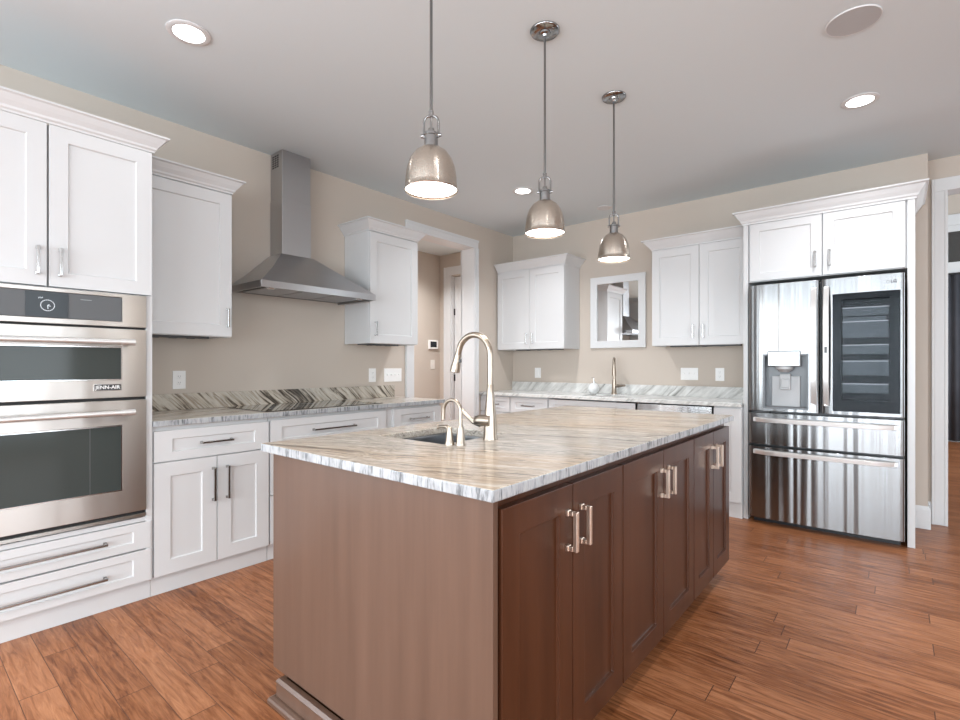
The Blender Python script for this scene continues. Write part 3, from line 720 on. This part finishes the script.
# left door with the dispenser recess
dh = (2.800, 3.076, .884, 1.276)
ld = MB().sheet(FY, us_(FX0, FM-.004, dh[:2]), [DZ0, dh[2], dh[3], DZ1], bow(FX0, FM-.004, WFc), WB, dh).build('left_door', 'stainless_fridge', t, smooth=35, bevel=.002)
MB().box(dh[0], dh[1], -.594, -.583, dh[2], dh[3]).build('dispenser_back', 'dispenser_grey', ld)
dr = MB(); e = .006
dr.sheet(FY, [dh[0]-e, dh[0]+e, dh[1]-e, dh[1]+e], [dh[2]-e, dh[2]+e, dh[3]-e, dh[3]+e], lambda u: .664, .594, (dh[0]+e, dh[1]-e, dh[2]+e, dh[3]-e))
dr.build('dispenser_trim', 'dispenser_grey', ld, bevel=.002)
MB().box(2.826, 3.036, -.676, -.594, 1.190, 1.306).build('dispenser_panel', 'stainless_fridge', ld, bevel=.006)
nz_ = MB().lathe((2.931, -.640, 1.150), [(0, 0), (.030, 0), (.045, .014), (.056, .022), (.056, .041), (0, .041)], 24); nz_.build('dispenser_nozzle', 'paddle_grey', ld, smooth=40)
pd = MB(); pd.box(2.845, 3.026, -.612, -.593, .892, 1.120); pd.box(2.900, 2.968, -.634, -.611, 1.020, 1.135); pd.box(2.908, 2.960, -.640, -.633, 1.035, 1.10)
pd.build('dispenser_paddle', 'paddle_grey', ld, bevel=.004)
MB().box(2.812, 3.064, -.660, -.594, .890, .897).build('drip_tray', 'grey_plastic', ld)
# right door with the window
gh = (3.224, 3.586, .882, 1.694)
rd = MB().sheet(FY, us_(FM+.004, FX1, gh[:2]), [DZ0, gh[2], gh[3], DZ1], bow(FM+.004, FX1, WFc), WB, gh).build('right_door', 'stainless_fridge', t, smooth=35, bevel=.002)
MB().box(gh[0]+.0005, gh[1]-.0005, -.658, -.652, gh[2]+.0005, gh[3]-.0005).build('window', 'tinted_glass', rd)
bk = MB(); bk.box(gh[0], gh[1], -.592, -.583, gh[2], gh[3]); bk.box(gh[0], gh[0]+.05, -.650, -.592, gh[2], gh[3]); bk.box(gh[1]-.055, gh[1], -.650, -.592, gh[2], gh[3])
bk.box(gh[0]+.05, gh[1]-.055, -.65, -.592, gh[2], .96); bk.box(gh[0]+.05, gh[1]-.055, -.65, -.592, 1.655, gh[3])
bk.build('window_lining', 'black_plastic', rd)
for z, hgt in ((1.545, .045), (1.395, .10), (1.285, .05), (1.140, .085), (1.02, .05)):
    sh = MB(); x0, x1 = gh[0]+.055, gh[1]-.06
    sh.box(x0, x1, -.648, -.600, z-.008, z); sh.box(x0, x1, -.648, -.645, z, z+hgt)
    sh.box(x0, x0+.006, -.645, -.600, z, z+hgt); sh.box(x1-.006, x1, -.645, -.600, z, z+hgt)
    so = sh.build('door_shelf', 'shelf_plastic', rd)
    MB().box(x0, x1, -.6495, -.6455, z+hgt, z+hgt+.006).build('rim', 'satin_bar', so)
MB().box(gh[0]+.06, gh[1]-.07, -.630, -.602, 1.398, 1.53).build('cover', 'shelf_plastic', rd)
def blade(name, x, x2, z0, z1, parent):
    """tall flat grip that bows away from the door"""
    mb = MB(); n = 12; A = []
    for i in range(n+1):
        s_ = i/n; z = z0+(z1-z0)*s_; d_ = .668+.040*min(1, math.sin(PI*s_)*1.6)
        A.append([mb.bm.verts.new(p) for p in ((x, -d_+.014, z), (x, -d_, z), (x2, -d_-.004, z), (x2, -d_+.014, z))])
    for P_, Q_ in zip(A, A[1:]):
        for k_ in range(4): mb.bm.faces.new((P_[k_], P_[(k_+1) % 4], Q_[(k_+1) % 4], Q_[k_]))
    mb.bm.faces.new(A[0][::-1]); mb.bm.faces.new(A[-1])
    for z in (z0, z1-.035): mb.box(x+.002, x2-.002, -.672, -.62, z, z+.035)
    return mb.build(name, 'satin_bar', parent, smooth=40, bevel=.0015)
blade('handle', 3.096, 3.132, .914, 1.752, ld)
blade('handle', 3.172, 3.204, .914, 1.752, rd)
MB().box(3.180, 3.196, -.7135, -.7115, 1.285, 1.33).build('door_button', 'grey_plastic', rd, bevel=.002)
text('lettering', 'LG', .026, FY, 3.553, 1.752, .6555, 'logo_ink', rd, .0012)
ri = MB().lathe((3.523, -.6560, 1.752), [(.0075, -.0004), (.0095, -.0004), (.0095, .0004), (.0075, .0004), (.0075, -.0004)], 24, axis='y'); ri.build('emblem', 'logo_ink', rd)
def drawer_(name, z0, z1, hz):
    d = MB().sheet(FY, us_(FX0, FX1, n=20), [z0, z1], bow(FX0, FX1, WFc), WB).build(name, 'stainless_fridge', t, smooth=35, bevel=.002)
    mb = MB(); n = 16; A = []
    for i in range(n+1):
        s_ = i/n; x = FX0+.035+(FX1-FX0-.07)*s_; e_ = min(1, math.sin(PI*s_)*3.2); y = -(.655+.045*e_)
        A.append([mb.bm.verts.new(p) for p in ((x, y+.02, hz-.014), (x, y, hz-.017), (x, y-.003, hz+.012), (x, y+.012, hz+.020))])
    for P_, Q_ in zip(A, A[1:]):
        for k_ in range(4): mb.bm.faces.new((P_[k_], P_[(k_+1) % 4], Q_[(k_+1) % 4], Q_[k_]))
    mb.bm.faces.new(A[0][::-1]); mb.bm.faces.new(A[-1])
    mb.box(FX0+.035, FX0+.06, -.665, -.62, hz-.014, hz+.014); mb.box(FX1-.06, FX1-.035, -.665, -.62, hz-.014, hz+.014)
    mb.build('handle', 'satin_bar', d, smooth=40, bevel=.002)
drawer_('upper_drawer', .606, .840, .790); drawer_('freezer_drawer', .048, .586, .548)
for x in (FX0+.05, FX1-.13):
    MB().box(x, x+.08, -.640, -.580, .842, .856).build('hinge_cover', 'grey_plastic', t, bevel=.003)

# ------------------------------------------------------------------ island
IX0, IX1, IY0, IY1 = 1.764, 2.8495, -4.0157, -1.790
def IF(u, v, w_): return (IX1+w_, IY0+u, v)     # right-hand face of the island, local units
t = thing('kitchen_island', 'dark brown wooden kitchen island with six shaker doors on its right side', 'kitchen island', ((IX0+IX1)/2, (IY0+IY1)/2, 0))
LX0 = IX1-1.050
b_ = MB()                                       # carcass with a well for the sink bowl
b_.box(LX0+.012, IX1-.0435, IY0+.0505, -3.66, .10, .882); b_.box(LX0+.012, IX1-.0435, -3.18, IY1-.030, .10, .882)
b_.box(LX0+.012, 1.90, -3.66, -3.18, .10, .882); b_.box(2.34, IX1-.0435, -3.66, -3.18, .10, .882); b_.box(1.90, 2.34, -3.66, -3.18, .10, .60)
b_.build('carcass', 'espresso_wood', t)
MB().box(LX0, IX1-.024, IY0+.030, IY0+.050, .095, .8825).build('end_panel', 'espresso_glare', t, bevel=.0015)
MB().box(LX0, LX0+.0115, IY0+.0505, IY1-.030, .10, .8825).build('side_panel', 'espresso_glare', t)
MB().box(LX0+.075, IX1-.11, IY0+.055, IY1-.08, 0, .10).build('toe_kick', 'espresso_wood', t)
bb = MB(); bb.sweep([(LX0+.075, IY0+.10), (LX0+.075, IY0+.02), (IX1-.11, IY0+.02), (IX1-.11, IY0+.10)], [(-.012, 0), (.034, 0), (.034, .012), (.030, .020), (.020, .024), (.012, .024), (.012, .070), (.014, .076), (.006, .086), (-.012, .086)])
bb.build('base_moulding', 'espresso_glare', t)
edges = [(.061, .403), (.407, .755), (.762, 1.153), (1.157, 1.554), (1.561, 1.883), (1.887, 2.206)]
for i, (a, c_) in enumerate(edges):
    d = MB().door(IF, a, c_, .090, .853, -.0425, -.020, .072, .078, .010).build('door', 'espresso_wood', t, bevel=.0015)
    hu = c_-.024 if i % 2 == 0 else a+.052
    hu = (edges[i][1]+.002-.036) if i % 2 == 0 else (edges[i][0]-.002+.044)
    handle(IF, hu, .726, .114, True, -.020, d, 'bronze_pull', .037, .0135)
t = thing('countertop', 'streaky beige and grey stone countertop of the island', 'countertop', ((IX0+IX1)/2, (IY0+IY1)/2, .884))
sk = (1.940, 2.297, -3.605, -3.225)
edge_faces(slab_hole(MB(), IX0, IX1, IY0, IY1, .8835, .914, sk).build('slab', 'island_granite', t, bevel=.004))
basin('island_sink', 'small stainless steel sink sunk in the island countertop', *sk, .8832, .20, .018)
fx, fy = 2.354, -3.402
t = thing('island_faucet', 'tall brushed nickel gooseneck faucet with pull-down head on the island', 'faucet', (fx, fy, .914))
MB().lathe((fx, fy, .914), [(0, 0), (.029, 0), (.0285, .005), (.0265, .012), (.0245, .06), (.0235, .085), (.0165, .16), (.0135, .206), (.0140, .208), (.0140, .213), (.0125, .214), (0, .214)], 28).build('body', 'nickel', t, smooth=50)
R = .083; zc = 1.238
P = [(fx, fy, 1.12), (fx, fy, 1.20)]+[(fx-R+R*math.cos(a), fy, zc+R*math.sin(a)) for a in [PI*.93*k/16 for k in range(17)]]
e_ = Vector(P[-1]); dv = (Vector(P[-1])-Vector(P[-2])).normalized()
P.append(tuple(e_+dv*.012))
MB().tube(P, .0122, 16).build('spout', 'nickel', t, smooth=60)
q0 = e_+dv*.012; dv2 = Vector((-.26, 0, -1)).normalized()
MB().tube([q0, q0+dv2*.012, q0+dv2*.05, q0+dv2*.072, q0+dv2*.075], [.0135, .0145, .0195, .0215, .017], 18).build('spray_head', 'nickel', t, smooth=50)
MB().box(q0.x+.002, q0.x+.016, fy-.006, fy+.006, q0.z-.034, q0.z-.020).build('spray_button', 'black_plastic', t, bevel=.002)
hb = MB().tube([(fx+.012, fy-.012, .987), (fx-.030, fy-.020, .987), (fx-.052, fy-.024, .985), (fx-.058, fy-.025, .985)], [.0225, .0225, .019, .012], 20)
hb.tube([(fx-.030, fy-.026, .972), (fx-.060, fy-.030, .978), (fx-.095, fy-.032, 1.003), (fx-.128, fy-.030, 1.026)], [.011, .0085, .0075, .0085], 12)
hb.build('lever', 'nickel', t, smooth=50)
tx, ty = 2.358, -3.578
t = thing('water_tap', 'small brushed nickel gooseneck water tap in front of the tall island faucet', 'tap', (tx, ty, .914))
MB().lathe((tx, ty, .914), [(0, 0), (.019, 0), (.019, .004), (.0165, .010), (.0135, .05), (.0105, .066), (0, .066)], 20).build('body', 'nickel', t, smooth=50)
P = [(tx, ty, .97), (tx, ty, 1.03)]+[(tx-.042+.042*math.cos(a), ty, 1.034+.040*math.sin(a)) for a in [PI*k/12 for k in range(13)]]+[(tx-.086, ty, 1.0)]
MB().tube(P, .0068, 12).build('spout', 'nickel', t, smooth=60)
sx, sy = 2.322, -3.598
t = thing('soap_dispenser', 'short brushed nickel soap dispenser left of the small water tap', 'soap dispenser', (sx, sy, .914))
MB().lathe((sx, sy, .914), [(0, 0), (.018, 0), (.018, .004), (.0150, .012), (.0105, .045), (.009, .058), (0, .058)], 20).build('body', 'nickel', t, smooth=50)
MB().tube([(sx, sy, .968), (sx-.012, sy, .978), (sx-.050, sy, .976), (sx-.062, sy, .968)], [.009, .008, .0055, .005], 12).build('nozzle', 'nickel', t, smooth=50)

# ------------------------------------------------------------------ pendants and ceiling fittings
def pendant(x, y, label):
    t = thing('pendant_lamp', label, 'pendant lamp', (x, y, 1.81), 'brushed nickel pendants over the island')
    zb = 1.811
    pr = [(.0935, 0), (.0945, .002), (.0912, .004), (.0905, .020), (.0888, .045), (.0840, .080), (.073, .110), (.056, .134), (.036, .148), (.026, .152)]
    inn = [(r-.0018, z) for r, z in pr][::-1]
    MB().lathe((x, y, zb), pr+[(.024, .152)]+[(max(.02, r), z-.001) for r, z in inn], 48).build('shade', 'brushed_nickel', t, smooth=60)
    MB().lathe((x, y, zb+.006), [(0, 0), (.0880, 0), (.0880, .004), (0, .004)], 48).build('diffuser', 'lamp_white', t)
    MB().lathe((x, y, zb+.148), [(0, 0), (.030, 0), (.030, .005), (.024, .007), (.024, .042), (.027, .044), (.027, .052), (.014, .056), (.010, .070), (0, .072)], 28).build('socket', 'grey_chrome', t, smooth=45)
    yk = MB(); zt = zb+.262
    R2 = .026; dx, dy = .86, .51
    arc = [(x+dx*R2*math.cos(a), y+dy*R2*math.cos(a), zb+.242+.022*math.sin(a)) for a in [PI*k/10 for k in range(11)]]
    yk.tube([(x+dx*R2, y+dy*R2, zb+.186)]+arc+[(x-dx*R2, y-dy*R2, zb+.186)], .0042, 10)
    for sg in (-1, 1): yk.tube([(x+sg*dx*.020, y+sg*dy*.020, zb+.194), (x+sg*dx*.036, y+sg*dy*.036, zb+.194)], .0065, 10)
    yk.tube([(x, y, zb+.215), (x, y, zb+.262)], .004, 8)
    yk.lathe((x, y, zb+.258), [(0, 0), (.009, 0), (.009, .022), (0, .022)], 14)
    yk.build('yoke', 'grey_chrome', t, smooth=45)
    MB().tube([(x, y, zb+.275), (x, y, H-.02)], .0052, 10).build('rod', 'dark_steel', t, smooth=60)
    MB().lathe((x, y, H), [(0, -.030), (.010, -.030), (.014, -.022), (.026, -.020), (.028, -.013), (.064, -.011), (.0685, -.006), (.0685, -.0005), (0, -.0005)], 40).build('canopy', 'grey_chrome', t, smooth=45)
    l = bpy.data.lights.new('pendant_light', 'AREA'); l.shape = 'DISK'; l.size = .15; l.energy = 3.5; l.color = (1, .93, .84)
    o = bpy.data.objects.new('pendant_light', l); COL.objects.link(o); o.location = (x, y, zb+.001); o.parent = t; o.matrix_parent_inverse = Matrix.Translation(-Vector(t.location))
    return t
p0 = pendant(2.306, -3.675, 'nearest and largest looking brushed nickel pendant lamp over the island')
dup(p0, (0, .740, 0), 'middle one of the three brushed nickel pendant lamps over the island')
dup(p0, (0, 1.482, 0), 'farthest of the three brushed nickel pendant lamps, hanging before the mirror')
def can(x, y, label, lit=True, power=6, r=.092, z=H):
    t = thing('recessed_light', label, 'ceiling light', (x, y, z-.012), 'recessed ceiling lights')
    MB().lathe((x, y, z), [(r, -.0005), (r, -.004), (r-.010, -.008), (r-.026, -.006), (r-.026, -.0005), (r, -.0005)], 40).build('trim_ring', 'white_trim', t, smooth=45)
    MB().lathe((x, y, z), [(0, -.0045), (r-.026, -.0045), (r-.026, -.0010), (0, -.0010)], 40).build('lens', 'can_lamp' if lit else 'white_trim', t)
    if lit:
        l = bpy.data.lights.new('can_light', 'AREA'); l.shape = 'DISK'; l.size = .12; l.energy = power; l.color = (.97, .98, 1.0); l.spread = math.radians(130)
        o = bpy.data.objects.new('can_light', l); COL.objects.link(o); o.location = (x, y, z-.016); o.parent = t; o.matrix_parent_inverse = Matrix.Translation(-Vector(t.location))
    return t
can(1.016, -3.984, 'lit recessed ceiling light above the oven cabinet at top left', power=.8)
can(3.400, -1.231, 'lit recessed ceiling light in front of the refrigerator', power=11)
can(1.010, -1.244, 'lit recessed ceiling light seen between the first two pendants', power=17)
can(1.350, -.337, 'small recessed ceiling light behind the farthest pendant, above the mirror', power=7, r=.072, lit=False)
can(-.80, -1.9, 'unseen recessed ceiling light added to brighten the hall', power=34)  # lamp added so the hall comes out bright; its fixture is unseen
can(-.80, -.65, 'second unseen ceiling light added in the hall before the end door', power=20)  # another added hall lamp, out of view
can(3.400, -3.984, 'recessed ceiling light above the right side of the island, outside the photo', power=3)
for x_, y_ in ((1.1, -6.4), (3.4, -6.4), (5.6, -4.0), (5.6, -6.4)): can(x_, y_, 'unseen ceiling light added in the living area for fill', power=14)  # lamps added behind the camera to raise the ambient light
t = thing('ceiling_speaker', 'round flush ceiling speaker at the top right', 'speaker', (3.413, -2.103, H-.006))
MB().lathe((3.413, -2.103, H), [(.104, -.0005), (.104, -.004), (.103, -.006), (.100, -.006), (.100, -.0005), (.104, -.0005)], 48).build('rim', 'white_trim', t, smooth=45)
MB().lathe((3.413, -2.103, H), [(0, -.0058), (.100, -.0056), (.100, -.001), (0, -.001)], 48).build('grille', 'speaker_mesh', t)

# ------------------------------------------------------------------ mirror, outlets, switches, thermostat
t = thing('mirror', 'white framed mirror on the back wall behind the farthest pendant', 'mirror', (1.342, 0, 1.38))
mx0, mx1, mz0, mz1 = 1.040, 1.645, 1.381, 2.132; fw = .076
MB().sheet(FY, [mx0, mx0+fw, mx1-fw, mx1], [mz0, mz0+fw, mz1-fw, mz1], lambda u: .026, .002, (mx0+fw, mx1-fw, mz0+fw, mz1-fw)).build('frame', 'white_trim', t, bevel=.004)
MB().box(mx0+fw, mx1-fw, -.014, -.004, mz0+fw, mz1-fw).build('glass', 'mirror_glass', t)
def plate(F, u, v, wd, ht, label, kind, gang, name, cat, mat='white_plastic', w0=.0):
    t = thing(name, label, cat, F(u, v, w0))
    MB().fbox(F, u-wd/2, u+wd/2, v-ht/2, v+ht/2, w0+.0005, w0+.006).build('cover_plate', mat, t, bevel=.002)
    for i in range(gang):
        cu_ = u+(i-(gang-1)/2)*.046
        if kind == 'outlet':
            for dz in (-.02, .02):
                o = MB().fbox(F, cu_-.014, cu_+.014, v+dz-.0125, v+dz+.0125, w0+.005, w0+.0085).build('socket', mat, t, bevel=.003)
                s_ = MB()
                for du in (-.006, .006): s_.fbox(F, cu_+du-.0013, cu_+du+.0013, v+dz-.001, v+dz+.007, w0+.0083, w0+.0089)
                s_.fbox(F, cu_-.002, cu_+.002, v+dz-.009, v+dz-.005, w0+.0083, w0+.0089)
                s_.build('slots', 'print_grey', o)
        elif kind == 'rocker':
            MB().fbox(F, cu_-.0155, cu_+.0155, v-.033, v+.033, w0+.005, w0+.0095).build('rocker', mat, t, bevel=.002)
        else:
            MB().fbox(F, cu_-.005, cu_+.005, v-.004, v+.012, w0+.005, w0+.016).build('toggle', mat, t, bevel=.002)
    return t
plate(FX, -3.671, 1.106, .076, .117, 'white double outlet on the left wall beside the oven cabinet', 'outlet', 1, 'power_outlet', 'outlet')
plate(FX, -2.121, 1.112, .076, .120, 'narrow white outlet on the left wall right of the range hood', 'outlet', 1, 'power_outlet', 'outlet')
plate(FX, -1.886, 1.110, .208, .122, 'wide white switch plate on the left wall beside the doorway', 'toggle', 4, 'light_switch', 'light switch')
plate(FY, .358, 1.112, .080, .117, 'white rocker plate under the corner wall cabinet on the back wall', 'rocker', 1, 'light_switch', 'light switch')
plate(FY, 2.060, 1.118, .160, .116, 'wide white switch plate on the back wall above the dishwasher', 'toggle', 3, 'light_switch', 'light switch')
plate(FY, 2.329, 1.116, .076, .118, 'white double outlet on the back wall nearest the refrigerator', 'outlet', 1, 'power_outlet', 'outlet')
HX = -1.43
t = thing('thermostat', 'white thermostat with a dark screen on the hall wall', 'thermostat', (HX, .055, 1.49))
MB().box(HX+.0005, HX+.022, -.035, .145, 1.428, 1.552).build('case', 'white_plastic', t, bevel=.004)
MB().box(HX+.021, HX+.0235, -.005, .115, 1.452, 1.532).build('screen', 'display_glass', t)
plate(FX, .054, 1.212, .080, .125, 'pale light switch on the hall wall below the thermostat', 'rocker', 1, 'light_switch', 'light switch', 'light_almond', HX)
